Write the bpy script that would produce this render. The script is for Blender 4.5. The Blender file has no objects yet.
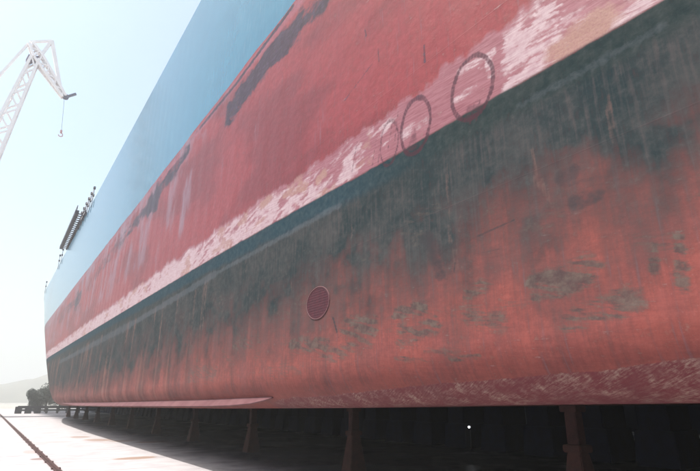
import bpy, bmesh, math, random
import numpy as np
from mathutils import Vector, Matrix
random.seed(4)
S = bpy.context.scene
C = S.collection
R = math.radians

# ------------------------------------------------------------------ camera frame
# World: +Y runs along the ship, +X points from the camera to the ship's side, Z up, dock floor z = 0, eye height 1.6 m
EYE = 1.6
CX, CY, F = 350.0, 235.5, 500.0
d = np.array([-14 - CX, -(401 - CY), F]); d /= np.linalg.norm(d)
u = np.array([0, F, 401 - CY]); u /= np.linalg.norm(u)
n = np.cross(u, d)
SIDE = 4.0                                   # distance from the camera to the plane of the ship's side
CL = 15.0                                    # x of the ship's centreline
def ray(px, py):
    r = np.array([px - CX, -(py - CY), F]); return np.array([r @ n, r @ d, r @ u])
def side_at(px, py, X=SIDE):                 # (a, h): metres along the ship, metres above the eye
    r = ray(px, py); r = r * X / r[0]; return float(r[1]), float(r[2])
def plane_y(px, py, Y):
    r = ray(px, py); r = r * Y / r[1]; return Vector((r[0], r[1], r[2] + EYE))
def plane_z(px, py, z=0.0):
    r = ray(px, py); r = r * (z - EYE) / r[2]; return Vector((r[0], r[1], z))

cam_d = bpy.data.cameras.new('camera'); cam = bpy.data.objects.new('camera', cam_d); C.objects.link(cam)
right = Vector((n[0], d[0], u[0])); up = Vector((n[1], d[1], u[1])); fwd = Vector((n[2], d[2], u[2]))
M = Matrix((right, up, -fwd)).transposed().to_4x4(); M.translation = Vector((0, 0, EYE))
cam.matrix_world = M
cam_d.sensor_width = 36; cam_d.lens = 36 * F / 700; cam_d.clip_end = 8000; cam_d.clip_start = 0.05
S.camera = cam

# ------------------------------------------------------------------ helpers
def link_mesh(name, bm, mat, parent=None, smooth=False):
    me = bpy.data.meshes.new(name); bm.normal_update(); bm.to_mesh(me); bm.free()
    if smooth:
        for p in me.polygons: p.use_smooth = True
    me.materials.append(mat)
    o = bpy.data.objects.new(name, me); C.objects.link(o)
    if parent: o.parent = parent
    return o
def empty(name, loc, label, cat, group=None):
    o = bpy.data.objects.new(name, None); o.location = loc; o.empty_display_size = .2; C.objects.link(o)
    return tag(o, label, cat, group)
def tag(o, label, cat, group=None):
    o['label'] = label; o['category'] = cat
    if group: o['group'] = group
    return o
def structure(o, kind='structure'):
    o['kind'] = kind; return o
def box(bm, c, s, rot=None, taper=1.0, bev=0.0):
    r = bmesh.ops.create_cube(bm, size=1.0); vs = r['verts']
    for v in vs:
        if v.co.z > 0: v.co.x *= taper; v.co.y *= taper
        v.co = Vector((v.co.x * s[0], v.co.y * s[1], v.co.z * s[2]))
    if bev:
        es = list({e for v in vs for e in v.link_edges})
        rb = bmesh.ops.bevel(bm, geom=es, offset=bev, segments=2, affect='EDGES', clamp_overlap=True)
        vs = list({v for f in rb['faces'] for v in f.verts} | {v for v in vs if v.is_valid})
    for v in vs:
        if rot is not None: v.co = rot @ v.co
        v.co += Vector(c)
    return vs
def beam(bm, p, q, w0, w1=None, t=None):      # tapered square bar from p to q
    p = Vector(p); q = Vector(q); w1 = w0 if w1 is None else w1
    z = (q - p).normalized(); ref = Vector((0, 1, 0)) if abs(z.y) < .9 else Vector((1, 0, 0))
    x = z.cross(ref).normalized(); y = z.cross(x)
    k = 1 if t is None else t
    rings = []
    for P, w in ((p, w0), (q, w1)):
        rings.append([bm.verts.new(P + x * sx * w / 2 + y * sy * w * k / 2) for sx, sy in ((-1, -1), (1, -1), (1, 1), (-1, 1))])
    for i in range(4):
        bm.faces.new((rings[0][i], rings[0][(i + 1) % 4], rings[1][(i + 1) % 4], rings[1][i]))
    bm.faces.new(rings[0][::-1]); bm.faces.new(rings[1])
def tube(bm, p, q, r, r1=None, seg=8):
    p = Vector(p); q = Vector(q); r1 = r if r1 is None else r1
    z = (q - p).normalized(); ref = Vector((0, 0, 1)) if abs(z.z) < .9 else Vector((1, 0, 0))
    x = z.cross(ref).normalized(); y = z.cross(x); a = []; b = []
    for i in range(seg):
        t = 2 * math.pi * i / seg; o = x * math.cos(t) + y * math.sin(t)
        a.append(bm.verts.new(p + o * r)); b.append(bm.verts.new(q + o * r1))
    for i in range(seg):
        bm.faces.new((a[i], a[(i + 1) % seg], b[(i + 1) % seg], b[i]))
    bm.faces.new(a[::-1]); bm.faces.new(b)
def lattice(bm, p, q, w0, w1, bays, chord):   # four chords with zigzag lacing
    p = Vector(p); q = Vector(q); z = (q - p).normalized()
    y = Vector((0, 1, 0)); x = z.cross(y).normalized(); y = z.cross(x).normalized()
    def P(t, sx, sy):
        w = w0 + (w1 - w0) * t; return p + (q - p) * t + x * sx * w / 2 + y * sy * w / 2
    cs = [(-1, -1), (1, -1), (1, 1), (-1, 1)]
    for sx, sy in cs: beam(bm, P(0, sx, sy), P(1, sx, sy), chord)
    for k in range(bays):
        for i in range(4):
            A = cs[i]; B = cs[(i + 1) % 4]
            if k % 2: A, B = B, A
            beam(bm, P(k / bays, *A), P((k + 1) / bays, *B), chord * .6)

# ------------------------------------------------------------------ node helpers
def new_mat(name):
    m = bpy.data.materials.new(name); m.use_nodes = True
    nt = m.node_tree; b = nt.nodes['Principled BSDF']
    return m, nt, b
class N:
    def __init__(s, nt): s.nt = nt
    def node(s, t, **k):
        x = s.nt.nodes.new(t)
        for a, b in k.items(): setattr(x, a, b)
        return x
    def put(s, inp, v):
        if isinstance(v, bpy.types.NodeSocket): s.nt.links.new(v, inp)
        else: inp.default_value = v
    def math(s, op, a, b=0.0, c=None, clamp=False):
        x = s.node('ShaderNodeMath', operation=op, use_clamp=clamp); s.put(x.inputs[0], a); s.put(x.inputs[1], b)
        if c is not None: s.put(x.inputs[2], c)
        return x.outputs[0]
    def mix(s, f, a, b, blend='MIX'):
        x = s.node('ShaderNodeMix', data_type='RGBA', blend_type=blend); s.put(x.inputs[0], f)
        s.put(x.inputs[6], a if isinstance(a, bpy.types.NodeSocket) else (*a, 1) if len(a) == 3 else a)
        s.put(x.inputs[7], b if isinstance(b, bpy.types.NodeSocket) else (*b, 1) if len(b) == 3 else b)
        return x.outputs[2]
    def noise(s, vec, scale, detail=6, rough=.6, dist=0.0):
        x = s.node('ShaderNodeTexNoise'); s.put(x.inputs['Vector'], vec); x.inputs['Scale'].default_value = scale
        x.inputs['Detail'].default_value = detail; x.inputs['Roughness'].default_value = rough; x.inputs['Distortion'].default_value = dist
        return x.outputs['Fac']
    def mapping(s, vec, scale=(1, 1, 1), rot=(0, 0, 0), loc=(0, 0, 0)):
        x = s.node('ShaderNodeMapping'); s.put(x.inputs[0], vec); x.inputs['Scale'].default_value = scale
        x.inputs['Rotation'].default_value = rot; x.inputs['Location'].default_value = loc
        return x.outputs[0]
    def ramp(s, v, lo, hi, a=0.0, b=1.0):
        x = s.node('ShaderNodeMapRange'); x.interpolation_type = 'SMOOTHSTEP'; s.put(x.inputs[0], v)
        x.inputs[1].default_value = lo; x.inputs[2].default_value = hi; x.inputs[3].default_value = a; x.inputs[4].default_value = b
        return x.outputs[0]
    def rough_mask(s, m, nz, k, c):            # soft mask broken up by noise
        t = s.math('MULTIPLY_ADD', s.math('SUBTRACT', nz, .5), k * 1.9, m)
        return s.math('MULTIPLY_ADD', s.math('SUBTRACT', t, .5), c, .5, clamp=True)
    def bump(s, hgt, strength, dist):
        x = s.node('ShaderNodeBump'); s.put(x.inputs['Height'], hgt); x.inputs['Strength'].default_value = strength
        x.inputs['Distance'].default_value = dist; return x.outputs[0]

def simple(name, col, rough=.7, var=.3, scale=4.0, spec=.3, col2=None, bump=0.0, metal=0.0):
    m, nt, b = new_mat(name); g = N(nt)
    tc = g.node('ShaderNodeTexCoord').outputs['Object']
    nz = g.ramp(g.noise(tc, scale, 8, .65), .3, .7)
    c2 = col2 if col2 else tuple(c * (1 - var) for c in col)
    g.put(b.inputs['Base Color'], g.mix(nz, col, c2))
    b.inputs['Roughness'].default_value = rough; b.inputs['Specular IOR Level'].default_value = spec; b.inputs['Metallic'].default_value = metal
    if bump: g.put(b.inputs['Normal'], g.bump(g.noise(tc, scale * 6, 5, .6), bump, .01))
    return m

# ------------------------------------------------------------------ numpy noise for the weathering masks
def h2(ix, iy, seed):
    v = (ix.astype(np.int64) * 374761393 + iy.astype(np.int64) * 668265263 + seed * 2246822519) & 0xffffffff
    v = ((v ^ (v >> 13)) * 1274126177) & 0xffffffff
    v = v ^ (v >> 16)
    return (v & 0xffffff) / float(0xffffff)
def vn(x, y, seed=0):
    ix = np.floor(x); iy = np.floor(y); fx = x - ix; fy = y - iy
    fx = fx * fx * (3 - 2 * fx); fy = fy * fy * (3 - 2 * fy); ix = ix.astype(np.int64); iy = iy.astype(np.int64)
    a = h2(ix, iy, seed); b = h2(ix + 1, iy, seed); c = h2(ix, iy + 1, seed); e = h2(ix + 1, iy + 1, seed)
    return (a + (b - a) * fx) * (1 - fy) + (c + (e - c) * fx) * fy
def fbm(x, y, seed=0, o=4):
    s = 0; w = .5; t = 0
    for i in range(o):
        s = s + w * vn(x, y, seed + i * 17); t += w; w *= .55; x = x * 2.03 + 7.1; y = y * 2.03 + 3.7
    return s / t
def ss(x, a, b):
    t = np.clip((x - a) / (b - a), 0, 1); return t * t * (3 - 2 * t)

# ------------------------------------------------------------------ hull form
DECK = 14.45
def h_bottom(a): return np.interp(a, [-70, 1.5, 4, 7.2, 12, 24, 44, 130], [0, -.01, -.045, -.11, -.17, -.25, -.33, -.36])
def a_start(h): return np.interp(h, [-.4, 1.0, 3.7, 8, 14.5], [38, 45, 53, 64, 78])
def inward(a, h):
    g = .0062 * np.maximum(0, a - a_start(h)) ** 2
    return g + .02 * np.maximum(0, -30 - a) ** 2
BR = 0.62
def hull_columns():
    xs = np.concatenate([np.arange(40, 702, 1.0)])
    a = np.array([side_at(x, 300)[0] for x in xs]); a = np.sort(a)
    hi = np.arange(a[-1] + 1.5, 124, 1.5); lo = np.concatenate([np.arange(-58, -6, 2.0), np.arange(-6, 0, .25), np.arange(0, a[0] - .02, .04)])
    return np.concatenate([lo, a, hi])
def hull_rows():
    top = np.concatenate([np.arange(DECK, 8.7, -.08), np.arange(8.7, 3.8, -.018), np.arange(3.8, 1.25, -.009)])
    return top
def hull_grid(cols, top, nb, nf):
    nr = len(top) + nb + nf
    A = np.repeat(cols[None, :], nr, 0); h0 = h_bottom(cols); X = np.zeros_like(A); H = np.zeros_like(A); V = np.zeros_like(A)
    sh = (h0 + BR)                                        # where the bilge begins
    for i, t in enumerate(top):
        f = (t - top[-1]) / (DECK - top[-1]); hh = sh + .02 + (DECK - sh - .02) * f
        X[i] = SIDE; H[i] = hh; V[i] = hh
    k = len(top)
    for j in range(nb):
        th = math.pi / 2 * j / (nb - 1); X[k + j] = SIDE + BR * (1 - math.cos(th)); H[k + j] = sh - BR * math.sin(th); V[k + j] = sh - BR * th
    k += nb
    for j in range(nf):
        X[k + j] = SIDE + BR + (CL - SIDE - BR) * (j + 1) / nf; H[k + j] = h0; V[k + j] = sh - BR * math.pi / 2 - (X[k + j] - SIDE - BR)
    X = np.minimum(X + inward(A, H), CL)
    return A, X, H, V

def quads(nr, nc, off=0, flip=False):
    i = np.arange(nr - 1)[:, None] * nc + np.arange(nc - 1)[None, :]
    q = np.stack([i, i + nc, i + nc + 1, i + 1], -1).reshape(-1, 4) + off
    return q[:, ::-1] if flip else q

def W_line(a):    # height of the light-load line (foot of the whitish band) along the ship
    return np.interp(a, [-60, 1.3, 3.84, 5.3, 8.35, 12, 30, 59, 120], [3.1, 3.13, 3.18, 3.2, 3.3, 3.38, 3.58, 3.85, 4.2])
def stroke(A, H, p0, p1, w, soft=.5, wn=None):   # soft-edged smear between two points of the ship's side
    (a0, b0), (a1, b1) = side_at(*p0), side_at(*p1)
    dx, dy = a1 - a0, b1 - b0; L = dx * dx + dy * dy + 1e-9
    t = np.clip(((A - a0) * dx + (H - b0) * dy) / L, 0, 1)
    D = np.hypot(A - a0 - t * dx, H - b0 - t * dy)
    if wn is not None: D = D + wn * w
    return 1 - ss(D, w * (1 - soft), w * (1 + soft))

def paint(A, H, V):
    a, h = A, H
    W = W_line(a)
    rel = h - W                                              # above / below the light-load line
    jit = (fbm(a * 3, h * 3, 1, 4) - .5)
    la = np.log(np.maximum(a, .3))                           # marks get coarser the further one looks along the side
    # topside paint
    e = h - 8.32 + .12 * (fbm(a * .8, h * 2, 3, 4) - .5)
    grey = ss(e, -.03, .03)
    # weathered pink band above the light-load line
    wt = np.interp(a, [1, 2.55, 3.1, 4.6, 7.4, 13, 28, 60], [.95, .92, .86, .72, .72, .74, .74, .7])
    edge = rel / wt + .42 * (fbm(a * 2.2, h * 1.2, 5, 5) - .5) + .22 * (fbm(a * 9, h * 2.5, 6, 3) - .5)
    weather = ss(edge, 1.12, .82) * ss(rel, -.03, .03)
    strk = fbm(a * 2.2, h * 16 + a * 3, 7, 4); fine = fbm(a * 4.5, h * 42 - a * 9, 77, 4); nearw = ss(a, 4.2, 3.0); strk = strk * (1 - .75 * nearw) + .75 * nearw * fine
    cloud = fbm(a * 3.1, h * 4.2, 8, 4)
    amount = np.interp(a, [1.3, 1.5, 1.7, 1.95, 2.2, 2.75, 2.95, 3.2, 3.7, 4.4, 4.8, 5.5, 7, 9, 14, 60], [.6, .62, .2, .15, .62, .68, .3, .3, .34, .3, .45, .55, .66, .72, .74, .7])
    white = weather * ss(.55 * strk + .45 * cloud + (amount - .5) * .8, .47, .68) * ss(edge, 1.05, .7)
    blob = fbm(a * 5, h * 5, 61, 4) - .5                     # tan primer showing in places
    tan = weather * np.maximum.reduce([stroke(a, h, (560, 50), (600, 22), .17, .7, blob), stroke(a, h, (262, 205), (270, 198), .10, .6, blob), stroke(a, h, (318, 180), (324, 174), .09, .6, blob)])
    white = np.maximum(white, weather * (.30 + .6 * ss(strk, .38, .6)) * np.maximum.reduce([stroke(a, h, (512, 63), (575, 24), .15, .8, 2.4 * (strk - .5)),
             stroke(a, h, (460, 72), (492, 52), .06, .5, blob), stroke(a, h, (487, 55), (491, 75), .05, .5, blob),
             stroke(a, h, (455, 100), (475, 88), .05, .6, blob), stroke(a, h, (404, 135), (425, 122), .09, .6, blob), stroke(a, h, (615, 22), (648, 4), .11, .5, 1.6 * (strk - .5))]))
    tan = np.maximum(tan, weather * .75 * ss(fbm(a * 1.5, h * 3.4, 62, 4), .56, .68) * ss(a, 4.5, 6))
    white = white * (1 - .8 * tan)
    # slime: full just below the line, fading downward in streaks
    tr = np.interp(a, [1.0, 1.3, 2, 3, 4.7, 6.6, 9.3, 13.8, 25, 41, 90], [2.1, 1.92, 1.78, 1.75, 1.62, 1.52, 1.32, 1.2, .95, .75, .7])
    vs = fbm(a * 3.2, h * .45, 11, 4) - .5
    vs2 = fbm(a * 11, h * .8, 12, 3) - .5
    pat = fbm(a * 1.6, h * 1.5, 13, 5) - .5
    dd = h - tr + .8 * vs + .4 * vs2 + .65 * pat
    slime = np.clip(ss(dd, -1.45, .75) * .88 + .18 * ss(rel, -1.3, -.3) + .20 * ss(fbm(a * 2.3, h * 2.6, 71, 6), .42, .68) * ss(dd, -1.6, -.5), 0, .97) * ss(rel, .035, -.035)
    core = ss(rel + .10 * jit, -.42, -.26) * ss(rel + .05 * jit, .02, -.02)
    slime = np.maximum(slime, core)
    pale = stroke(a, h, (60, 362), (130, 325), .14, .6, blob) + stroke(a, h, (130, 325), (215, 274), .09, .6, blob) + .8 * stroke(a, h, (215, 274), (340, 205), .05, .7, blob) + .5 * stroke(a, h, (520, 105), (660, 28), .04, .8, blob)
    # long pale and brown runs down the side
    run = np.zeros_like(a); bl = fbm(a * 14, h * 3, 14, 3) - .5
    for p0, p1, w, k in [((609, 96), (614, 150), .028, .7), ((612, 130), (624, 178), .02, .5), ((531, 150), (540, 185), .035, .8), ((540, 180), (546, 198), .05, .8), ((447, 160), (451, 240), .03, .6),
                         ((462, 205), (456, 256), .02, .6), ((454, 250), (457, 263), .05, .5), ((420, 180), (424, 215), .03, .35), ((290, 268), (291, 290), .03, .6), ((352, 225), (352, 235), .05, .5),
                         ((246, 262), (247, 300), .03, .5), ((205, 290), (206, 330), .05, .5), ((189, 310), (189, 350), .06, .5), ((222, 285), (223, 330), .035, .5), ((160, 322), (161, 355), .08, .55)]:
        run = np.maximum(run, .62 * k * stroke(a, h, p0, p1, w * 1.1, .95, 2.6 * bl))
    srun = ss(fbm(a * 4.5, h * .22, 15, 3), .50, .74) * ss(rel, -.3, -.7) * ss(a, 7, 16) * .72     # far side: many thin runs
    run = np.maximum(run, srun)
    # grey and brown rub marks where the bottom paint has been knocked about
    rub = np.zeros_like(a); rb = fbm(a * 6, h * 9, 21, 5) - .5; rb2 = fbm(a * 3 + h * 2, h * 26 - a * 8, 22, 4)
    for p0, p1, w, k in [((538, 285), (592, 270), .085, 1), ((545, 290), (575, 284), .06, .7), ((566, 325), (628, 300), .075, .6), ((578, 312), (612, 306), .06, .5), ((396, 312), (424, 308), .055, 1), ((402, 336), (432, 326), .09, .7),
                         ((345, 328), (372, 326), .11, .7), ((350, 345), (370, 340), .08, .5), ((470, 292), (482, 286), .07, .6), ((470, 318), (500, 320), .09, .45), ((490, 326), (505, 328), .06, .35), ((292, 346), (325, 345), .09, .6), ((235, 345), (258, 342), .12, .45), ((190, 375), (215, 372), .15, .4),
                         ((655, 240), (653, 268), .03, .55), ((678, 235), (684, 290), .035, .6), ((320, 355), (345, 352), .08, .5), ((270, 372), (300, 368), .1, .3), ((425, 350), (450, 352), .03, .4), ((395, 358), (430, 362), .02, .5), ((448, 360), (478, 356), .02, .5)]:
        rub = np.maximum(rub, min(1, k * 1.2) * stroke(a, h, p0, p1, w * 1.3, .7, 1.5 * rb))
    rub = rub * (.40 + .9 * ss(rb2, .34, .6))
    rub = np.maximum(rub, .45 * ss(fbm(a * 1.8, h * 3.2, 23, 5), .60, .74) * ss(h, .3, .5) * ss(rel, -.5, -1) * ss(rb2, .3, .6))
    # black scuffs
    dark = np.zeros_like(a); db = fbm(a * 2.2, h * 3.2, 31, 5) - .5; db2 = fbm(a * 2.4 + 4, h * 5.5, 32, 5)
    for p0, p1, w, k in [((230, 112), (264, 64), .34, 1), ((264, 64), (298, 26), .34, 1), ((298, 26), (322, 4), .24, .8), ((150, 205), (158, 195), .5, .9), ((160, 190), (178, 165), .30, .75), ((178, 165), (188, 150), .22, .7),
                         ((128, 232), (150, 205), .3, .5), ((76, 302), (80, 297), .6, .7), ((96, 275), (125, 235), .4, .35), ((60, 318), (76, 300), .5, .4)]:
        dark = np.maximum(dark, k * stroke(a, h, p0, p1, w, .6, 1.2 * db))
    dark = dark * (.80 + .75 * ss(db2, .36, .56))
    for p0, p1, w, k in [((293, 6), (236, 84), .06, .95), ((236, 84), (200, 128), .07, .75), ((200, 128), (150, 192), .06, .35), ((230, 104), (258, 74), .03, .5),
                         ((424, 45), (425, 62), .02, .6), ((365, 30), (366, 36), .02, .7), ((378, 48), (379, 62), .016, .6), ((345, 100), (372, 64), .02, .5), ((333, 318), (337, 332), .016, .85), ((337, 332), (341, 345), .008, .5),
                         ((455, 263), (454, 272), .009, .75), ((478, 236), (514, 220), .011, .6), ((468, 242), (478, 236), .008, .4), ((470, 255), (500, 249), .008, .35), ((400, 268), (440, 250), .01, .35), ((282, 325), (300, 345), .008, .2)]:
        dark = np.maximum(dark, k * stroke(a, h, p0, p1, w, .6, 1.1 * bl))
    for p0, p1, w, k in [((428, 235), (440, 275), .075, .75), ((425, 240), (438, 252), .1, .6), ((562, 178), (572, 172), .07, .7), ((565, 186), (600, 176), .02, .5), ((572, 202), (596, 196), .09, .7), ((610, 165), (625, 150), .06, .35), ((598, 150), (604, 160), .06, .3),
                         ((325, 240), (322, 272), .06, .5), ((240, 290), (242, 325), .1, .5), ((275, 275), (278, 310), .08, .45)]:
        dark = np.maximum(dark, .8 * k * stroke(a, h, p0, p1, w, .7, 1.6 * rb))
    # two hand-drawn ovals round old draught marks and the dashed verticals beside them
    def oval(cx, cy, ra, rh, w, lean=0.0):
        ca, ch = side_at(cx, cy); x = (a - ca) / ra; y = (h - ch) / rh; x = x - lean * y
        rr = np.hypot(x, y) + .16 * (fbm(a * 4, h * 4, 33, 3) - .5); ang = np.arctan2(y, x)
        dash = .88 + .12 * np.sin(ang * 40 + 6 * fbm(a * 6, h * 6, 36, 2))
        wv = w * (.55 + .9 * fbm(a * 7, h * 7, 35, 3)); line = 1 - ss(np.abs(rr - 1) * min(ra, rh), wv * .6, wv * 1.6)
        return line * dash, ss(rr, 1.08, .9), ang
    o1, i1, g1 = oval(415, 126, .285, .40, .027, -.05); o2, i2, g2 = oval(472, 87, .315, .395, .028, -.04)
    o3, i3, g3 = oval(389, 143, .20, .33, .017, -.05)
    ovals = np.maximum(np.maximum(o1, o2), .8 * o3) * (.8 + .4 * fbm(a * 9, h * 9, 34, 3))
    dark = np.maximum(dark, .8 * ovals)
    lowpatch = np.maximum(i1 * ss(g1, -.6, -1.0) * ss(g1, -2.2, -1.6), i2 * ss(g2, -.9, -1.2) * ss(g2, -2.4, -1.9) * ss(np.abs(rel), .16, .05))
    dark = np.maximum(dark, .5 * lowpatch * ss(rb2, .25, .5) * ss(h, 3.0, 3.12))
    for x0, y0, x1, y1 in [(393, 118, 388, 150), (384, 125, 378, 163), (398, 112, 395, 140), (376, 140, 372, 168), (357, 142, 352, 172), (480, 100, 476, 122), (474, 104, 470, 124)]:
        s_ = stroke(a, h, (x0, y0), (x1, y1), .016, .7, 1.2 * bl)
        dark = np.maximum(dark, .62 * s_ * (.6 + .4 * ss(np.sin(h * 70 + x0), -.3, .3)))
    # grey vertical dirt on the upper red, and an old repair edge
    e0 = side_at(193, 190)[0]
    dirt = ss(fbm(a * 1.6, h * .5, 41, 4), .42, .66) * ss(h, 4.2, 5.2) * ss(a, e0 - .05, e0 + .05) * .6 + ss(fbm(a * 3, h * .7, 42, 3), .62, .8) * ss(h, 4, 4.6) * .22
    dirt = dirt + .5 * ss(fbm(a * 1.2, h * 1.3, 43, 5), .5, .66) * ss(np.abs(h - 7.9 - .0), .75, .1) * ss(a, 9, 14)
    pink = ss(np.abs(h - 8.12), .22, .06) * (.4 + .9 * (fbm(a * 1.3, h * 3, 44, 4)))           # paler strip under the topside paint
    dirt = np.clip(dirt, 0, 1) * ss(rel, .3, .6)
    # scraped turn of bilge
    st = np.interp(a, [1, 1.62, 2.83, 4.75, 6.3, 7.2, 8.3, 9, 90], [.30, .285, .225, .18, .10, .08, .04, -.1, -.2]) + .05 * (fbm(a * 2.6, a * 0, 51, 4) - .5)
    scr = ss(h, st + .012, st - .03) * ss(a, 9.2, 8.2)
    bits = np.clip(pale, 0, 1)
    lower = ss(rel, .03, -.03)
    red_band = ss(fbm(a * .35 + 2, h * 1.1 - a * .04, 53, 3), .42, .68)
    ch = dict(grey=grey, white=np.clip(white, 0, 1), slime=slime, rub=np.clip(rub, 0, 1), dark=np.clip(dark, 0, 1), scr=scr,
              weather=weather, run=np.clip(run, 0, 1), dirt=dirt, lower=lower, tan=np.clip(tan, 0, 1), band=red_band, core=core, pink=pink * (1 - grey), bits=bits)
    return ch

def hull_material():
    m, nt, b = new_mat('weathered_hull_paint'); g = N(nt)
    uv = g.node('ShaderNodeUVMap'); uv.uv_map = 'side'; uv = uv.outputs[0]
    def att(nm):
        x = g.node('ShaderNodeAttribute'); x.attribute_name = nm; sp = g.node('ShaderNodeSeparateXYZ'); nt.links.new(x.outputs['Vector'], sp.inputs[0]); return sp.outputs
    grey, white, slime = att('m_a'); rub, dark, scr = att('m_b'); weather, run, dirt = att('m_c'); lower, tan, band = att('m_d'); core, pink, bits = att('m_e')
    n1 = g.noise(uv, 9, 9, .68); n2 = g.noise(uv, 45, 6, .65); n3 = g.noise(uv, 1.3, 6, .6)
    nv = g.noise(g.mapping(uv, (22, 1.3, 1)), 1.0, 6, .6)              # vertical runs
    nh = g.noise(g.mapping(g.mapping(uv, rot=(0, 0, R(-4))), (2.5, 38, 1)), 1.0, 8, .7)   # scratches along the ship
    nd = g.noise(g.mapping(g.mapping(uv, rot=(0, 0, R(28))), (5, 34, 1)), 1.7, 9, .75) # slanting scrapes on the bilge
    c = g.mix(band, (.160, .025, .031), (.118, .019, .025))
    c = g.mix(g.math('MULTIPLY', pink, .55, clamp=True), c, (.20, .08, .11))
    low = g.mix(g.ramp(n3, .35, .68), (.170, .045, .039), (.132, .038, .036))
    low = g.mix(g.math('MULTIPLY', g.ramp(nv, .48, .75), .35), low, (.10, .045, .045))
    c = g.mix(lower, c, low)
    mot = g.math('ADD', g.math('MULTIPLY', n1, .5), g.math('ADD', g.math('MULTIPLY', nh, .25), g.math('MULTIPLY', nv, .25)))
    c = g.mix(.8, c, g.mix(g.ramp(mot, .34, .66), (.60, .60, .60), (.36, .36, .36)), 'OVERLAY')
    c = g.mix(g.math('MULTIPLY', g.ramp(n2, .58, .72), .35), c, (.22, .11, .12))
    c = g.mix(g.math('MULTIPLY', g.ramp(n2, .40, .30), .35), c, (.045, .016, .022))
    dm = g.rough_mask(dirt, nv, 1.0, 1.6)
    c = g.mix(g.math('MULTIPLY', dm, .88), c, (.15, .095, .125))
    c = g.mix(g.rough_mask(weather, n1, .5, 2.2), c, g.mix(g.ramp(nh, .35, .65), (.21, .09, .11), (.145, .046, .060)))
    c = g.mix(g.math('MULTIPLY', g.rough_mask(tan, n1, 1.0, 1.6), .6), c, g.mix(g.ramp(n2, .35, .65), (.26, .17, .125), (.21, .12, .10)))
    c = g.mix(g.math('MULTIPLY', g.rough_mask(white, g.math('ADD', g.math('MULTIPLY', nh, .6), g.math('MULTIPLY', n1, .4)), 1.3, 1.7), .8), c, g.mix(g.ramp(g.math('ADD', g.math('MULTIPLY', nh, .6), g.math('MULTIPLY', n1, .4)), .36, .64), (.24, .155, .18), (.37, .30, .32)))
    gp = g.mix(g.ramp(n3, .3, .7), (.006, .086, .150), (.011, .104, .172))
    gp = g.mix(g.math('MULTIPLY', g.ramp(nv, .5, .8), .35), gp, (.12, .18, .24))
    gm = g.rough_mask(grey, n1, .5, 6.0)
    c = g.mix(gm, c, gp)
    mot2 = g.math('ADD', g.math('MULTIPLY', n1, .45), g.math('ADD', g.math('MULTIPLY', nv, .15), g.math('MULTIPLY', n3, .40)))
    sl = g.mix(g.ramp(mot2, .36, .64), (.010, .021, .025), (.042, .043, .045))
    sl = g.mix(g.math('MULTIPLY', g.ramp(nv, .45, .75), .30), sl, (.080, .058, .060))
    spu = g.node('ShaderNodeSeparateXYZ'); nt.links.new(uv, spu.inputs[0]); near = g.ramp(spu.outputs[0], 6.5, 3.2)
    sl = g.mix(g.math('MULTIPLY', core, .8), sl, g.mix(near, g.mix(g.ramp(n1, .3, .7), (.010, .028, .042), (.022, .044, .056)), g.mix(g.ramp(n1, .3, .7), (.010, .019, .021), (.024, .033, .034))))
    sm = g.rough_mask(slime, g.math('ADD', g.math('MULTIPLY', n1, .5), g.math('MULTIPLY', nv, .5)), .40, 1.12)
    c = g.mix(sm, c, sl)
    c = g.mix(g.math('MULTIPLY', g.rough_mask(g.math('SUBTRACT', run, .14), g.math('ADD', g.math('MULTIPLY', nv, .5), g.math('MULTIPLY', n1, .5)), 1.0, 1.4), .5), c, (.21, .105, .085))
    c = g.mix(g.math('MULTIPLY', g.rough_mask(rub, g.math('ADD', g.math('MULTIPLY', nh, .6), g.math('MULTIPLY', n2, .4)), 1.3, 1.7), .80), c, g.mix(g.ramp(n1, .35, .65), (.035, .028, .030), (.080, .066, .058)))
    c = g.mix(g.math('MULTIPLY', g.rough_mask(bits, n1, .8, 1.4), .4), c, (.075, .085, .10))
    dk = g.mix(lower, g.mix(weather, g.mix(g.ramp(g.math('ADD', g.math('MULTIPLY', n1, .5), g.math('MULTIPLY', nh, .5)), .46, .62), (.008, .004, .010), (.045, .030, .058)), (.050, .014, .024)), (.030, .026, .030))
    dk = g.mix(core, dk, (.046, .018, .026))
    c = g.mix(g.math('MULTIPLY', g.rough_mask(dark, n1, .55, 2.0), .92), c, dk)
    sc = g.mix(g.math('MULTIPLY', g.ramp(g.math('MULTIPLY_ADD', g.math('SUBTRACT', n1, .5), .8, nd), .40, .72), g.ramp(g.noise(uv, 3.1, 5, .6), .36, .6, .15, 1)), (.115, .026, .032), (.26, .18, .15))
    sc = g.mix(g.math('MULTIPLY', g.ramp(n3, .42, .62), .45), sc, (.095, .026, .032))
    c = g.mix(g.rough_mask(scr, n2, .5, 3.0), c, sc)
    # plate seams: butts every 6 m and strakes every 2.1 m
    br = g.node('ShaderNodeTexBrick'); nt.links.new(uv, br.inputs['Vector']); br.inputs['Scale'].default_value = 1.0
    br.inputs['Brick Width'].default_value = 6.1; br.inputs['Row Height'].default_value = 2.13; br.inputs['Mortar Size'].default_value = .010; br.inputs['Mortar Smooth'].default_value = .8
    seam = br.outputs['Fac']
    c = g.mix(g.math('MULTIPLY', g.math('MULTIPLY', seam, g.ramp(n3, .4, .65)), .16), c, (.10, .05, .055))
    g.put(b.inputs['Base Color'], c)
    ro = g.math('MULTIPLY_ADD', n1, .16, .34)
    ro = g.math('MAXIMUM', ro, g.math('MULTIPLY', lower, .62)); ro = g.math('MULTIPLY_ADD', sm, .28, ro)
    ro = g.math('MULTIPLY_ADD', gm, -.30, ro)
    g.put(b.inputs['Roughness'], g.math('MINIMUM', ro, .95))
    sp = g.math('MULTIPLY_ADD', lower, -.02, .15); sp = g.math('MULTIPLY_ADD', gm, .08, sp)
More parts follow.
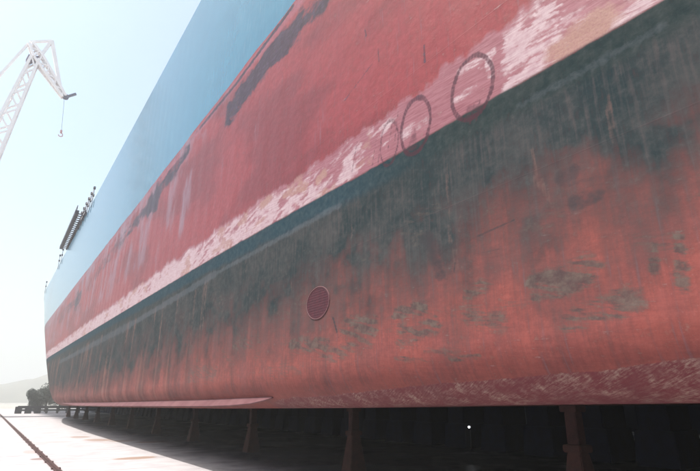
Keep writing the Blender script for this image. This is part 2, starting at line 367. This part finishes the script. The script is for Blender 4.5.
    g.put(b.inputs['Specular IOR Level'], g.math('MAXIMUM', g.math('MULTIPLY_ADD', sm, -.09, sp), .05))
    hgt = g.math('MULTIPLY_ADD', g.noise(uv, .9, 3, .5), 1.6, g.math('MULTIPLY', n1, .16))
    hgt = g.math('MULTIPLY_ADD', seam, .06, hgt)
    spx = g.node('ShaderNodeSeparateXYZ'); nt.links.new(uv, spx.inputs[0])
    fr_ = g.math('SINE', g.math('MULTIPLY', spx.outputs[0], 2 * math.pi / .82)); hgt = g.math('MULTIPLY_ADD', g.math('MULTIPLY', fr_, g.ramp(n3, .3, .7)), .55, hgt); hgt = g.math('MULTIPLY_ADD', n2, .06, hgt)
    hgt = g.math('MULTIPLY_ADD', g.math('MULTIPLY', scr, nd), .7, hgt)
    g.put(b.inputs['Normal'], g.bump(g.math('MULTIPLY', hgt, g.math('MULTIPLY_ADD', gm, -.9, 1)), .55, .02))
    return m

def make_hull(parent):
    cols = hull_columns(); top = hull_rows(); nb, nf = 84, 6
    A, X, H, V = hull_grid(cols, top, nb, nf); nr, nc = A.shape
    ch = paint(A, H, V)
    # far half, coarse
    cols2 = np.concatenate([np.arange(-58, 124, 3.0)]); top2 = np.arange(DECK, .9, -1.0)
    A2, X2, H2, V2 = hull_grid(cols2, top2, 10, 3); ch2 = paint(A2, H2, V2); X2 = 2 * CL - X2
    nr2, nc2 = A2.shape
    co = np.concatenate([np.stack([X, A, H + EYE], -1).reshape(-1, 3), np.stack([X2, A2, H2 + EYE], -1).reshape(-1, 3)])
    fq = np.concatenate([quads(nr, nc, 0, True), quads(nr2, nc2, nr * nc, False)])
    # drop degenerate faces where the ends have closed on the centreline
    xx = co[fq][:, :, 0]; keep = ~np.all(np.abs(xx - CL) < 1e-4, axis=1); fq = fq[keep]
    me = bpy.data.meshes.new('hull')
    me.vertices.add(len(co)); me.vertices.foreach_set('co', co.astype(np.float32).ravel())
    me.loops.add(fq.size); me.loops.foreach_set('vertex_index', fq.astype(np.int32).ravel())
    me.polygons.add(len(fq)); me.polygons.foreach_set('loop_start', np.arange(0, fq.size, 4, dtype=np.int32))
    me.polygons.foreach_set('loop_total', np.full(len(fq), 4, dtype=np.int32))
    me.update(calc_edges=True)
    me.polygons.foreach_set('use_smooth', np.ones(len(fq), dtype=bool))
    uvv = np.concatenate([np.stack([A, V], -1).reshape(-1, 2), np.stack([A2 + 300, V2], -1).reshape(-1, 2)])
    ul = me.uv_layers.new(name='side'); ul.data.foreach_set('uv', uvv[fq.ravel()].astype(np.float32).ravel())
    for nm, ks in dict(m_a=('grey', 'white', 'slime'), m_b=('rub', 'dark', 'scr'), m_c=('weather', 'run', 'dirt'), m_d=('lower', 'tan', 'band'), m_e=('core', 'pink', 'bits')).items():
        at = me.attributes.new(nm, 'FLOAT_VECTOR', 'POINT')
        v = np.concatenate([np.stack([ch[k] for k in ks], -1).reshape(-1, 3), np.stack([ch2[k] for k in ks], -1).reshape(-1, 3)])
        at.data.foreach_set('vector', v.astype(np.float32).ravel())
    me.validate(); me.update()
    me.materials.append(hull_material())
    o = bpy.data.objects.new('hull', me); C.objects.link(o); o.parent = parent
    return o

# ------------------------------------------------------------------ materials
steel_dark = simple('dark_painted_steel', (.035, .033, .05), .5, .4, 3)
maroon = simple('maroon_grating_paint', (.13, .03, .045), .6, .4, 12)
deck_green = simple('deck_paint', (.12, .06, .05), .8, .3, .6)
keel_paint = simple('scraped_pink_keel_paint', (.12, .050, .056), .75, .4, 2.2, col2=(.08, .024, .030))
timber = simple('weathered_timber', (.05, .020, .020), .85, .5, 7, bump=.5)
rusty = simple('rusty_post_steel', (.065, .023, .019), .85, .5, 5, col2=(.035, .014, .013), bump=.4)
block_conc = simple('shade_navy_block_concrete', (.004, .008, .034), .9, .5, 3, bump=.5)  # deep shade beneath the hull is put into the block colour
wall_conc = simple('shade_navy_wall_concrete', (.005, .009, .036), .9, .4, .7, bump=.5)  # wall colour itself carries the navy shade beyond the ship
crane_paint = simple('pale_crane_paint', (.86, .82, .82), .6, .08, .4)
crane_far = simple('faded_crane_paint', (.78, .66, .60), .6, .1, .4)
leaf = simple('dark_foliage', (.035, .05, .045), .8, .5, 1.5, col2=(.02, .03, .03))
bark = simple('bark', (.06, .045, .035), .9, .4, 6)
red_paint = simple('faded_red_paint', (.55, .10, .09), .6, .3, 5)
rail_rust = simple('rail_rust', (.075, .032, .030), .8, .5, 9, col2=(.035, .018, .018), bump=.4)
hill_mat = simple('dry_hillside', (.16, .15, .11), 1, .4, .03)
ground_mat = simple('pale_yard_ground', (.36, .34, .31), .95, .2, .05)
dark_timber = simple('shade_navy_timber', (.004, .007, .028), .9, .5, 6, bump=.4)  # cap timber coloured near black for the shadow under the keel
white_steel = simple('white_rail_paint', (.75, .75, .75), .5, .1, 3)

def floor_material():
    m, nt, b = new_mat('dock_floor_concrete'); g = N(nt)
    pos = g.node('ShaderNodeNewGeometry').outputs['Position']
    sep = g.node('ShaderNodeSeparateXYZ'); nt.links.new(pos, sep.inputs[0]); x, y = sep.outputs[0], sep.outputs[1]
    n1 = g.noise(pos, 1.1, 9, .65); n2 = g.noise(pos, 14, 6, .65); n3 = g.noise(pos, .35, 5, .6)
    c = g.mix(g.ramp(n1, .35, .7), (.40, .375, .39), (.31, .29, .305))
    c = g.mix(g.math('MULTIPLY', g.ramp(n2, .55, .7), .3), c, (.25, .225, .235))
    # joints square to the ship, every 2.6 m
    wob = g.math('MULTIPLY', g.math('SUBTRACT', n1, .5), .10)
    fr = g.math('ABSOLUTE', g.math('SUBTRACT', g.math('FRACT', g.math('DIVIDE', g.math('ADD', y, wob), 2.6)), .5))
    joint = g.ramp(fr, .0, .018, 1, 0)
    c = g.mix(g.math('MULTIPLY', joint, g.ramp(n3, .35, .6, .15, .8)), c, (.17, .11, .09))
    def ell(cx, cy, rx, ry, k):
        dx = g.math('DIVIDE', g.math('SUBTRACT', x, cx), rx); dy = g.math('DIVIDE', g.math('SUBTRACT', y, cy), ry)
        r = g.math('SQRT', g.math('ADD', g.math('MULTIPLY', dx, dx), g.math('MULTIPLY', dy, dy)))
        r = g.math('ADD', r, g.math('MULTIPLY', g.math('SUBTRACT', n1, .5), 1.6))
        return g.math('MULTIPLY', g.ramp(r, .75, 1.1, 1, 0), k)
    for px, py, rx, ry, k, col in [(138, 458, .68, .38, .95, (.24, .165, .13)), (98, 440, .55, .9, .75, (.25, .17, .135)), (80, 437, .45, .8, .7, (.22, .15, .12)), (122, 441, .6, .5, .6, (.24, .17, .14)),
                             (52, 442, .7, .16, .6, (.30, .20, .16)), (40, 459, .25, .35, .8, (.16, .10, .09)), (150, 442, .7, .5, .7, (.22, .14, .11)), (185, 446, .8, .35, .6, (.10, .07, .06)), (30, 452, .22, .8, .4, (.30, .2, .17)), (210, 452, .9, .4, .5, (.12, .09, .08))]:
        p = plane_z(px, py); c = g.mix(ell(p.x, p.y, rx, ry, k), c, col)
    # shade under the ship painted into the floor colour, near-black navy
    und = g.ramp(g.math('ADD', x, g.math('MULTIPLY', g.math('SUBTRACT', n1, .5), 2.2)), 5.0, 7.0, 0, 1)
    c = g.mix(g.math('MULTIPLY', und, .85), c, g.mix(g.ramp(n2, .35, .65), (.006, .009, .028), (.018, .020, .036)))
    # rust bleeding from the rail
    rl = g.math('ABSOLUTE', g.math('SUBTRACT', x, 1.72)); rl = g.math('ADD', rl, g.math('MULTIPLY', g.math('SUBTRACT', n1, .5), .35))
    c = g.mix(g.ramp(rl, .04, .16, .45, 0), c, (.17, .11, .115))
    g.put(b.inputs['Base Color'], c)
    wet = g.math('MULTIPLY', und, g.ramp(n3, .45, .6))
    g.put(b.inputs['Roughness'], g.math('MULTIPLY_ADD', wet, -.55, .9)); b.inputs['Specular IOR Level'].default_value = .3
    g.put(b.inputs['Normal'], g.bump(g.math('ADD', g.math('MULTIPLY', n2, .4), n1), .3, .02))
    return m

# ------------------------------------------------------------------ the ground
def sheet(name, x0, x1, y0, y1, z, mat, nx=1, ny=1):
    bm = bmesh.new()
    vs = [[bm.verts.new((x0 + (x1 - x0) * i / nx, y0 + (y1 - y0) * j / ny, z)) for i in range(nx + 1)] for j in range(ny + 1)]
    for j in range(ny):
        for i in range(nx): bm.faces.new((vs[j][i], vs[j][i + 1], vs[j + 1][i + 1], vs[j + 1][i]))
    return structure(link_mesh(name, bm, mat))
sheet('ground', -2500, 2500, -2500, 2500, -.03, ground_mat)
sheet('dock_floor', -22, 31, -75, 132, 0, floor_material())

bm = bmesh.new()                               # low hills across the harbour, a ridge with real depth
rows = []
for j in range(9):
    row = []
    for i in range(60):
        ang = R(-60 + 100 * i / 59); r = 560 + 34 * j
        prof = math.sin(math.pi * j / 8) ** .8
        hgt = prof * (27 + 9 * math.sin(i * .31 + 1) + 5 * math.sin(i * .83) + 3 * math.sin(j * 2.1 + i * 1.7))
        row.append(bm.verts.new((r * math.sin(ang), r * math.cos(ang), -.5 + max(0, hgt))))
    rows.append(row)
for j in range(8):
    for i in range(59): bm.faces.new((rows[j][i], rows[j][i + 1], rows[j + 1][i + 1], rows[j + 1][i]))
structure(link_mesh('hills', bm, hill_mat, smooth=True))

# ------------------------------------------------------------------ the ship
ship = empty('cargo_ship', (CL, 30, EYE - .1), 'huge weathered red cargo ship with blue grey topsides standing over the dry dock floor', 'ship')
bpy.context.view_layer.update()
ship_inv = ship.matrix_world.inverted()
def to_ship(o): o.parent = ship; o.matrix_parent_inverse = ship_inv; return o
hull = to_ship(make_hull(None))

bm = bmesh.new(); prev = None                  # deck
for y in np.arange(-56, 120, 2.0):
    x = min(SIDE + .05 + float(inward(np.array([y]), np.array([DECK]))[0]), CL - .05)
    cur = (bm.verts.new((x, y, DECK + EYE - .45)), bm.verts.new((2 * CL - x, y, DECK + EYE - .45)))
    if prev: bm.faces.new((prev[0], prev[1], cur[1], cur[0]))
    prev = cur
to_ship(link_mesh('deck', bm, deck_green))

bm = bmesh.new()                               # bilge keel: a long fin standing off the turn of the bilge, tapering out at its end
a_end = side_at(277, 395, 4.25)[0]
ys = [a_end, a_end + .25, a_end + .7, a_end + 1.6] + list(np.arange(a_end + 3, 40, 1.5))
secs = []
for k, y in enumerate(ys):
    hb = float(h_bottom(np.array([y]))[()]) if np.ndim(h_bottom(y)) else float(h_bottom(y))
    wd = [.02, .08, .15, .19][k] if k < 4 else .20
    if y > 32: wd *= max(.1, (41 - y) / 9)
    th = R(44); cx, cz = SIDE + BR, hb + BR
    nx_, nz_ = -math.cos(th), -math.sin(th)
    inn = float(inward(np.array([y]), np.array([hb + .3]))[0])
    root = Vector((cx + nx_ * (BR - .02) + inn, y, cz + nz_ * (BR - .02) + EYE)); o_ = Vector((nx_, 0, nz_)); t_ = Vector((nz_, 0, -nx_)) * .014
    secs.append([bm.verts.new(p) for p in (root - t_, root + o_ * (wd + .02) - t_ * .8, root + o_ * (wd + .02) + t_ * .8, root + t_)])
for s0, s1 in zip(secs, secs[1:]):
    for i in range(4): bm.faces.new((s0[i], s0[(i + 1) % 4], s1[(i + 1) % 4], s1[i]))
bm.faces.new(secs[0]); bm.faces.new(secs[-1][::-1])
bmesh.ops.recalc_face_normals(bm, faces=bm.faces)
to_ship(link_mesh('bilge_keel', bm, keel_paint))

# sea inlet grating on the side: rim and a plate of bars
ga, gh = side_at(318, 303)
bm = bmesh.new(); RA, RH = .355, .265; prof = [(.93, .0), (.93, .010), (.965, .013), (1.0, .010), (1.0, -.005)]; SEG = 56; rings = []
tilt = R(12)
def opt(t, k):
    x = RA * k * math.cos(t); z = RH * k * math.sin(t)
    return x * math.cos(tilt) + z * math.sin(tilt) * .4, z * math.cos(tilt) - x * math.sin(tilt) * .25
for k, hh in prof:
    rings.append([bm.verts.new((SIDE - hh, ga + opt(2 * math.pi * i / SEG, k)[0], gh + opt(2 * math.pi * i / SEG, k)[1] + EYE)) for i in range(SEG)])
for a_, b_ in zip(rings, rings[1:]):
    for i in range(SEG): bm.faces.new((a_[i], a_[(i + 1) % SEG], b_[(i + 1) % SEG], b_[i]))
bmesh.ops.recalc_face_normals(bm, faces=bm.faces)
def grating_mat():
    m, nt, b = new_mat('perforated_maroon_plate'); g = N(nt)
    pos = g.node('ShaderNodeNewGeometry').outputs['Position']
    sep = g.node('ShaderNodeSeparateXYZ'); nt.links.new(pos, sep.inputs[0])
    def cell(v, o): return g.math('SUBTRACT', g.math('FRACT', g.math('ADD', g.math('DIVIDE', v, .040), o)), .5)
    gx = cell(sep.outputs[1], 0); gz = cell(sep.outputs[2], 0)
    r = g.math('SQRT', g.math('ADD', g.math('MULTIPLY', gx, gx), g.math('MULTIPLY', gz, gz)))
    hole = g.ramp(r, .22, .33, 1, 0); nz = g.noise(pos, 14, 8, .65)
    base = g.mix(g.ramp(nz, .35, .65), (.056, .009, .017), (.036, .008, .015))
    g.put(b.inputs['Base Color'], g.mix(g.math('MULTIPLY', hole, .5), base, (.02, .006, .01)))
    b.inputs['Roughness'].default_value = .7; b.inputs['Specular IOR Level'].default_value = .2
    g.put(b.inputs['Normal'], g.bump(g.math('MULTIPLY', hole, -1), .8, .01)); return m
rim = simple('chipped_rim_paint', (.11, .045, .050), .7, .5, 20, col2=(.055, .016, .022))
grat = to_ship(link_mesh('inlet_grating', bm, rim, smooth=True))
bm = bmesh.new()
ctr = bm.verts.new((SIDE - .006, ga, gh + EYE)); rg = [bm.verts.new((SIDE - .006, ga + opt(2 * math.pi * i / SEG, .94)[0], gh + opt(2 * math.pi * i / SEG, .94)[1] + EYE)) for i in range(SEG)]
for i in range(SEG): bm.faces.new((ctr, rg[(i + 1) % SEG], rg[i]))
pl = link_mesh('perforated_plate', bm, grating_mat()); pl.parent = grat
bpy.context.view_layer.update(); 

# railing stanchions and stowed gangway along the deck edge
zd = DECK + EYE
for y in [40.2, 41.5, 42.8, 44.1, 45.4, 46.7, 60.2, 63, 79]:
    bm = bmesh.new()
    xo = SIDE - .06 + float(inward(np.array([y]), np.array([DECK]))[0])
    tube(bm, (xo, y, zd - .5), (xo, y, zd + 1.1), .022); tube(bm, (xo, y, zd + .38), (xo, y, zd + .56), .075, .075, 10); tube(bm, (xo, y, zd + .98), (xo, y, zd + 1.18), .085, .085, 10)
    to_ship(link_mesh('stanchion', bm, steel_dark))
for zz in (zd + .45, zd + 1.05):
    bm = bmesh.new(); tube(bm, (SIDE - .06, 40, zz), (SIDE - .06, 47, zz), .02); to_ship(link_mesh('handrail', bm, white_steel))
lad = None
bm = bmesh.new()
y0, y1 = 47.8, 59.0
for xx in (SIDE - .35, SIDE + .25):
    beam(bm, (xx, y0, zd + 1.45), (xx, y1, zd + .95), .34, .34, .9)
for k in range(20):
    t = (k + .5) / 20; y = y0 + (y1 - y0) * t; box(bm, (SIDE - .05, y, zd + 1.4 - .5 * t), (.56, .22, .04))
for t in (.05, .35, .65, .95):
    y = y0 + (y1 - y0) * t; tube(bm, (SIDE + .22, y, zd - .5), (SIDE + .22, y, zd + 1.4 - .5 * t), .05)
lad = to_ship(link_mesh('gangway', bm, steel_dark))
bm = bmesh.new()
for k in range(7):
    y = y0 + .4 + (y1 - y0 - .8) * k / 6; t = (y - y0) / (y1 - y0); tube(bm, (SIDE - .35, y, zd + 1.5 - .5 * t), (SIDE - .35, y, zd + 2.2 - .5 * t), .025)
tube(bm, (SIDE - .35, y0 + .4, zd + 2.2), (SIDE - .35, y1 - .4, zd + 1.72), .03)
o = link_mesh('gangway_handrail', bm, steel_dark); o.parent = lad

# ------------------------------------------------------------------ supports under the ship
def bottom_z(y): return float(np.interp(0, [0], [0])) + EYE + float(h_bottom(np.array([float(y)]))[0])
def make_post(z):                              # a flared footing, a post, a collar and a timber cap; origin at its foot
    t = empty('bilge_post', (0, 0, 0), 'x', 'support post', 'row of bilge posts under the near edge of the hull')
    bm = bmesh.new(); box(bm, (0, 0, .43), (.46, .46, .86), taper=.50, bev=.015); link_mesh('footing', bm, rusty, t)
    bm = bmesh.new(); box(bm, (0, 0, .915), (.31, .31, .11), bev=.015); link_mesh('collar', bm, rusty, t)
    bm = bmesh.new(); box(bm, (0, 0, (.97 + z - .10) / 2), (.20, .20, z - .10 - .97), taper=.94, bev=.012); link_mesh('post', bm, timber, t)
    bm = bmesh.new(); box(bm, (0, 0, z - .05), (.27, .29, .10), bev=.012); link_mesh('timber_cap', bm, timber, t)
    return t
def copy_thing(o):
    c = o.copy(); C.objects.link(c)
    for ch in o.children:
        k = ch.copy(); C.objects.link(k); k.parent = c
    return c
ordinals = ['nearest', 'second', 'third', 'fourth', 'fifth', 'sixth', 'seventh', 'eighth', 'ninth', 'tenth', 'eleventh', 'twelfth']
base = make_post(1.0)
zref = 1.0
# built at the height of the first place, then copied with a small vertical scale for the slightly lower hull ahead
for ch in list(base.children): bpy.data.objects.remove(ch)
bpy.data.objects.remove(base)
zref = bottom_z(4.79)
proto = make_post(zref)
lab = {0: 'rust brown flared bilge post near the right corner, largest of the row under the hull',
       1: 'second largest bilge post under the hull, below and right of the oval grating'}
for i in range(11):
    y = 4.79 + 5.9 * i; o = proto if i == 0 else copy_thing(proto)
    o.location = (7.5, y, 0); o.scale = (1, 1, bottom_z(y) / zref); o.rotation_euler = (0, 0, R(random.uniform(-4, 4)))
    o['label'] = lab.get(i, '%s bilge post from the right in the row under the hull edge' % ordinals[i])
# far row
for i in range(10):
    y = 6.5 + 5.9 * i; o = copy_thing(proto); o.location = (22.5, y, 0); o.scale = (1, 1, bottom_z(y) / zref)
    o['label'] = 'dim bilge post of the far row, deep in the shadow beyond the keel blocks'; o['group'] = 'far row of bilge posts beyond the keel blocks'
def make_keel_block(z):
    t = empty('keel_block', (0, 0, 0), "dark timber topped keel block in the shadow under the ship's centreline", 'keel block', "keel blocks under the ship's centreline")
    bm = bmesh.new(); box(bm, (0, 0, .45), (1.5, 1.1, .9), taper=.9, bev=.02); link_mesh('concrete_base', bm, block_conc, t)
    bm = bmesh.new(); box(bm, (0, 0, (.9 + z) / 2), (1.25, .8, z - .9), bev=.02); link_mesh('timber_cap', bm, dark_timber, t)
    return t
kb = make_keel_block(zref)
for i in range(58):
    y = 5.2 + 1.75 * i; o = kb if i == 0 else copy_thing(kb)
    o.location = (CL, y, 0); o.scale = (1, 1, bottom_z(y) / zref)

# small bright work lamp among the keel blocks
r = ray(470, 427); r = r * 13.6 / r[0]
wl = empty('work_lamp', (13.6, r[1], 0), 'tiny bright white work lamp standing in the dark beneath the hull', 'lamp')
hz = r[2] + EYE
bm = bmesh.new(); tube(bm, (0, 0, 0), (0, 0, .02), .12, .10, 12); tube(bm, (0, 0, .02), (0, 0, hz - .09), .015); link_mesh('stand', bm, steel_dark, wl)
bm = bmesh.new(); tube(bm, (.05, 0, hz), (-.02, 0, hz), .03, .05, 14); link_mesh('lamp_shade', bm, steel_dark, wl)
em, nt, b_ = new_mat('lit_lamp_glass'); b_.inputs['Emission Color'].default_value = (.9, .95, 1, 1); b_.inputs['Emission Strength'].default_value = 6
bm = bmesh.new(); bmesh.ops.create_uvsphere(bm, u_segments=12, v_segments=8, radius=.032, matrix=Matrix.Translation((-.05, 0, hz))); link_mesh('bulb', bm, em, wl)

# dock wall on the far side of the ship
bm = bmesh.new()
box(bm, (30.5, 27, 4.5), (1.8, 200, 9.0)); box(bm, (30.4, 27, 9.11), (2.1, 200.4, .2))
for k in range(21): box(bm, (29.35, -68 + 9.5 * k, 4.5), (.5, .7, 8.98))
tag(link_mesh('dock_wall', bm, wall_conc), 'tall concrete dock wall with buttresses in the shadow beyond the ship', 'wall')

# crane rail let into the floor
bm = bmesh.new()
rx = 1.72
box(bm, (rx, 25, .012), (.15, 190, .02)); box(bm, (rx, 25, .045), (.065, 190, .045), bev=.008)
for k in range(110):
    for s in (-1, 1): box(bm, (rx + s * .085, -68 + 1.7 * k, .017), (.035, .13, .03))
tag(link_mesh('crane_rail', bm, rail_rust), 'rusty crane rail running along the bright dock floor', 'rail')

# ------------------------------------------------------------------ end of the dock
yb = 83.0
t = empty('end_barrier', (9, yb, 0), 'low dark barrier across the far end of the dock floor', 'barrier')
xl = plane_y(17, 411, yb).x
bm = bmesh.new(); box(bm, ((xl + 20) / 2 - 9, 0, .82), (20 - xl, .3, .34), bev=.03); link_mesh('top_beam', bm, steel_dark, t)
bm = bmesh.new(); box(bm, ((xl + 20) / 2 - 9, .12, .42), (20 - xl, .12, .22), bev=.02); link_mesh('lower_beam', bm, steel_dark, t)
k = 0; x = xl + .15
while x < 20:
    bm = bmesh.new(); w = random.choice((.3, .45, .6)) if k > 2 else .8
    box(bm, (x - 9, .26, .44), (w, .24, .88), bev=.02); link_mesh('barrier_post', bm, steel_dark, t); x += w + random.uniform(.25, .5) + .5 * (k > 2); k += 1
def bushy_tree(loc, hgt, wid, label, seed):
    rnd = random.Random(seed)
    t = empty('bushy_tree', loc, label, 'tree', 'dark trees beyond the end of the dock')
    bm = bmesh.new(); tube(bm, (0, 0, -.05), (.05, 0, hgt * .45), .16, .1, 8)
    for k in range(6):
        a_ = k * 1.05; tube(bm, (.05, 0, hgt * .3), (math.cos(a_) * wid * .35, math.sin(a_) * wid * .35, hgt * .7), .07, .025, 6)
    link_mesh('trunk', bm, bark, t)
    bm = bmesh.new()
    cl = [(Vector((rnd.uniform(-.32, .32) * wid, rnd.uniform(-.32, .32) * wid, hgt * rnd.uniform(.22, .80))), rnd.uniform(.2, .32) * wid) for _ in range(16)]
    for c_, r_ in cl:
        for _ in range(330):
            v = Vector((rnd.gauss(0, 1), rnd.gauss(0, 1), rnd.gauss(0, 1))).normalized() * r_ * rnd.uniform(.35, 1) ** .5
            q = c_ + v; s_ = rnd.uniform(.06, .14)
            if q.z < .15 or q.z > hgt: continue
            x_ = Vector((rnd.gauss(0, 1), rnd.gauss(0, 1), rnd.gauss(0, 1))).normalized(); y_ = x_.orthogonal().normalized()
            bm.faces.new([bm.verts.new(q + x_ * s_), bm.verts.new(q + y_ * s_ * .6), bm.verts.new(q - x_ * s_), bm.verts.new(q - y_ * s_ * .6)])
    link_mesh('crown', bm, leaf, t)
bushy_tree((6.5, 96, 0), 3.7, 2.8, 'shortest dark tree, left edge of the clump past the barrier', 1)
bushy_tree((8.0, 97, 0), 5.2, 3.6, 'mid height dark tree in the clump between its shorter and taller neighbours', 2)
bushy_tree((10.0, 98, 0), 6.6, 4.4, 'tallest dark tree of the clump, partly hidden by the ship', 3)

# ------------------------------------------------------------------ level-luffing crane on the quay
YC = 70.0
def cp(px, py, dy=0): v = plane_y(px, py, YC); v.y += dy; return v
foot = cp(-28, 180)
cr = empty('harbour_crane', (foot.x, YC, 0), 'pale level luffing harbour crane with folded jib against the sky', 'crane')
crinv = Matrix.Translation((-foot.x, -YC, 0))
def crane_part(name, bm, mat=None, parent=None):
    bmesh.ops.transform(bm, matrix=crinv, verts=bm.verts)
    return link_mesh(name, bm, mat or crane_paint, parent or cr)
bm = bmesh.new()
for sx in (-2.6, 2.6):
    for sy in (-2.6, 2.6): beam(bm, (foot.x + sx, YC + sy, 0), (foot.x + sx * .5, YC + sy * .5, 17), .7, .5)
for zz in (5.5, 11):
    w = 2.6 * (1 - zz / 34)
    for sx in (-1, 1):
        beam(bm, (foot.x + sx * w, YC - w, zz), (foot.x + sx * w, YC + w, zz), .35); beam(bm, (foot.x - w, YC + sx * w, zz), (foot.x + w, YC + sx * w, zz), .35)
crane_part('portal', bm)
bm = bmesh.new(); tube(bm, (foot.x, YC, 17), (foot.x, YC, 18.2), 2.0, 2.0, 20); box(bm, (foot.x - .8, YC, 20.2), (5, 3.4, 4), bev=.1); crane_part('machinery_house', bm)
tip = cp(35, 59)
bm = bmesh.new(); lattice(bm, (foot.x, YC, 22.3), tip, 2.2, .9, 14, .32); crane_part('boom', bm)
bm = bmesh.new(); A_, B_ = cp(31, 44), cp(64, 97); kx = cp(38, 58)
lattice(bm, A_, kx, .5, 1.1, 3, .3); lattice(bm, kx, B_, 1.1, .45, 7, .3); crane_part('jib', bm)
bm = bmesh.new(); beam(bm, cp(30, 42), cp(52.5, 41), .28); beam(bm, cp(52, 41), cp(61, 92), .42); beam(bm, cp(51, 42), cp(40, 57), .38); crane_part('jib_strut', bm)
bm = bmesh.new(); beam(bm, cp(28, 44), cp(-10, 86), .28); beam(bm, cp(-10, 86), (foot.x - 2, YC, 22), .28); crane_part('stay_bar', bm)
bm = bmesh.new(); beam(bm, cp(28, 62), cp(32, 58), .6, .9); beam(bm, cp(35, 58), cp(38, 64), .9, .5); crane_part('pivot_bracket', bm, simple('crane_fitting', (.16, .13, .20), .6, .3))
bm = bmesh.new(); beam(bm, cp(63, 97), cp(68, 96.5), .5, .4); beam(bm, cp(68, 96.5), cp(76, 94), .28, .28)
tube(bm, cp(66, 97) + Vector((0, -.2, 0)), cp(66, 97) + Vector((0, .2, 0)), .35, .35, 14); crane_part('sheave_head', bm, simple('sheave_steel', (.10, .10, .16), .5, .3))
bm = bmesh.new(); tube(bm, cp(64.5, 97), cp(61.5, 130), .018, .018, 5); crane_part('hoist_rope', bm, steel_dark)
bm = bmesh.new(); hk = cp(61.5, 130); box(bm, hk - Vector((0, 0, .25)), (.26, .2, .5), bev=.05)
for k in range(7):
    a0, a1 = R(90 - 38 * k), R(90 - 38 * (k + 1)); c0 = hk - Vector((0, 0, .72))
    beam(bm, c0 + Vector((math.cos(a0), 0, math.sin(a0))) * .3, c0 + Vector((math.cos(a1), 0, math.sin(a1))) * .22, .08)
crane_part('hook', bm, simple('hook_paint', (.60, .34, .33), .6, .3))

# ------------------------------------------------------------------ air
HAZE = .0021
bm = bmesh.new(); bmesh.ops.create_cube(bm, size=1.0, matrix=Matrix.Translation((0, 0, 39)) @ Matrix.Diagonal((5400, 5400, 82, 1)))
hm = bpy.data.materials.new('haze_air'); hm.use_nodes = True; nt = hm.node_tree
for x in list(nt.nodes):
    if x.type == 'BSDF_PRINCIPLED': nt.nodes.remove(x)
vol = nt.nodes.new('ShaderNodeVolumePrincipled'); vol.inputs['Density'].default_value = HAZE; vol.inputs['Color'].default_value = (.95, .955, .95, 1); vol.inputs['Anisotropy'].default_value = .1
nt.links.new(vol.outputs[0], nt.nodes['Material Output'].inputs['Volume'])
structure(link_mesh('haze', bm, hm), 'stuff')

# ------------------------------------------------------------------ light
sv = Vector((-.40, .12, .77)).normalized()      # towards the sun
el = math.asin(sv.z); az = math.atan2(sv.x, sv.y)
sl = bpy.data.lights.new('sun', 'SUN'); sl.energy = 3.6; sl.angle = R(.5); sl.color = (1, .95, .88)
so = bpy.data.objects.new('sun', sl); C.objects.link(so); so.rotation_euler = (-sv).to_track_quat('-Z', 'Y').to_euler(); so.location = (-20, 20, 40)
w = bpy.data.worlds.new('World'); S.world = w; w.use_nodes = True; nt = w.node_tree
sky = nt.nodes.new('ShaderNodeTexSky'); sky.sky_type = 'NISHITA'; sky.sun_disc = False; sky.sun_elevation = el; sky.sun_rotation = az
sky.air_density = 1.0; sky.dust_density = 4.0; sky.ozone_density = 0.0
g_ = N(nt); nt.links.new(g_.mix(1.0, sky.outputs[0], (.93, 1.0, .955), 'MULTIPLY'), nt.nodes['Background'].inputs[0]); nt.nodes['Background'].inputs[1].default_value = .15
S.view_settings.view_transform = 'Standard'; S.view_settings.look = 'None'; S.view_settings.gamma = 1; S.view_settings.use_curve_mapping = False
S.view_settings.exposure = 1.1
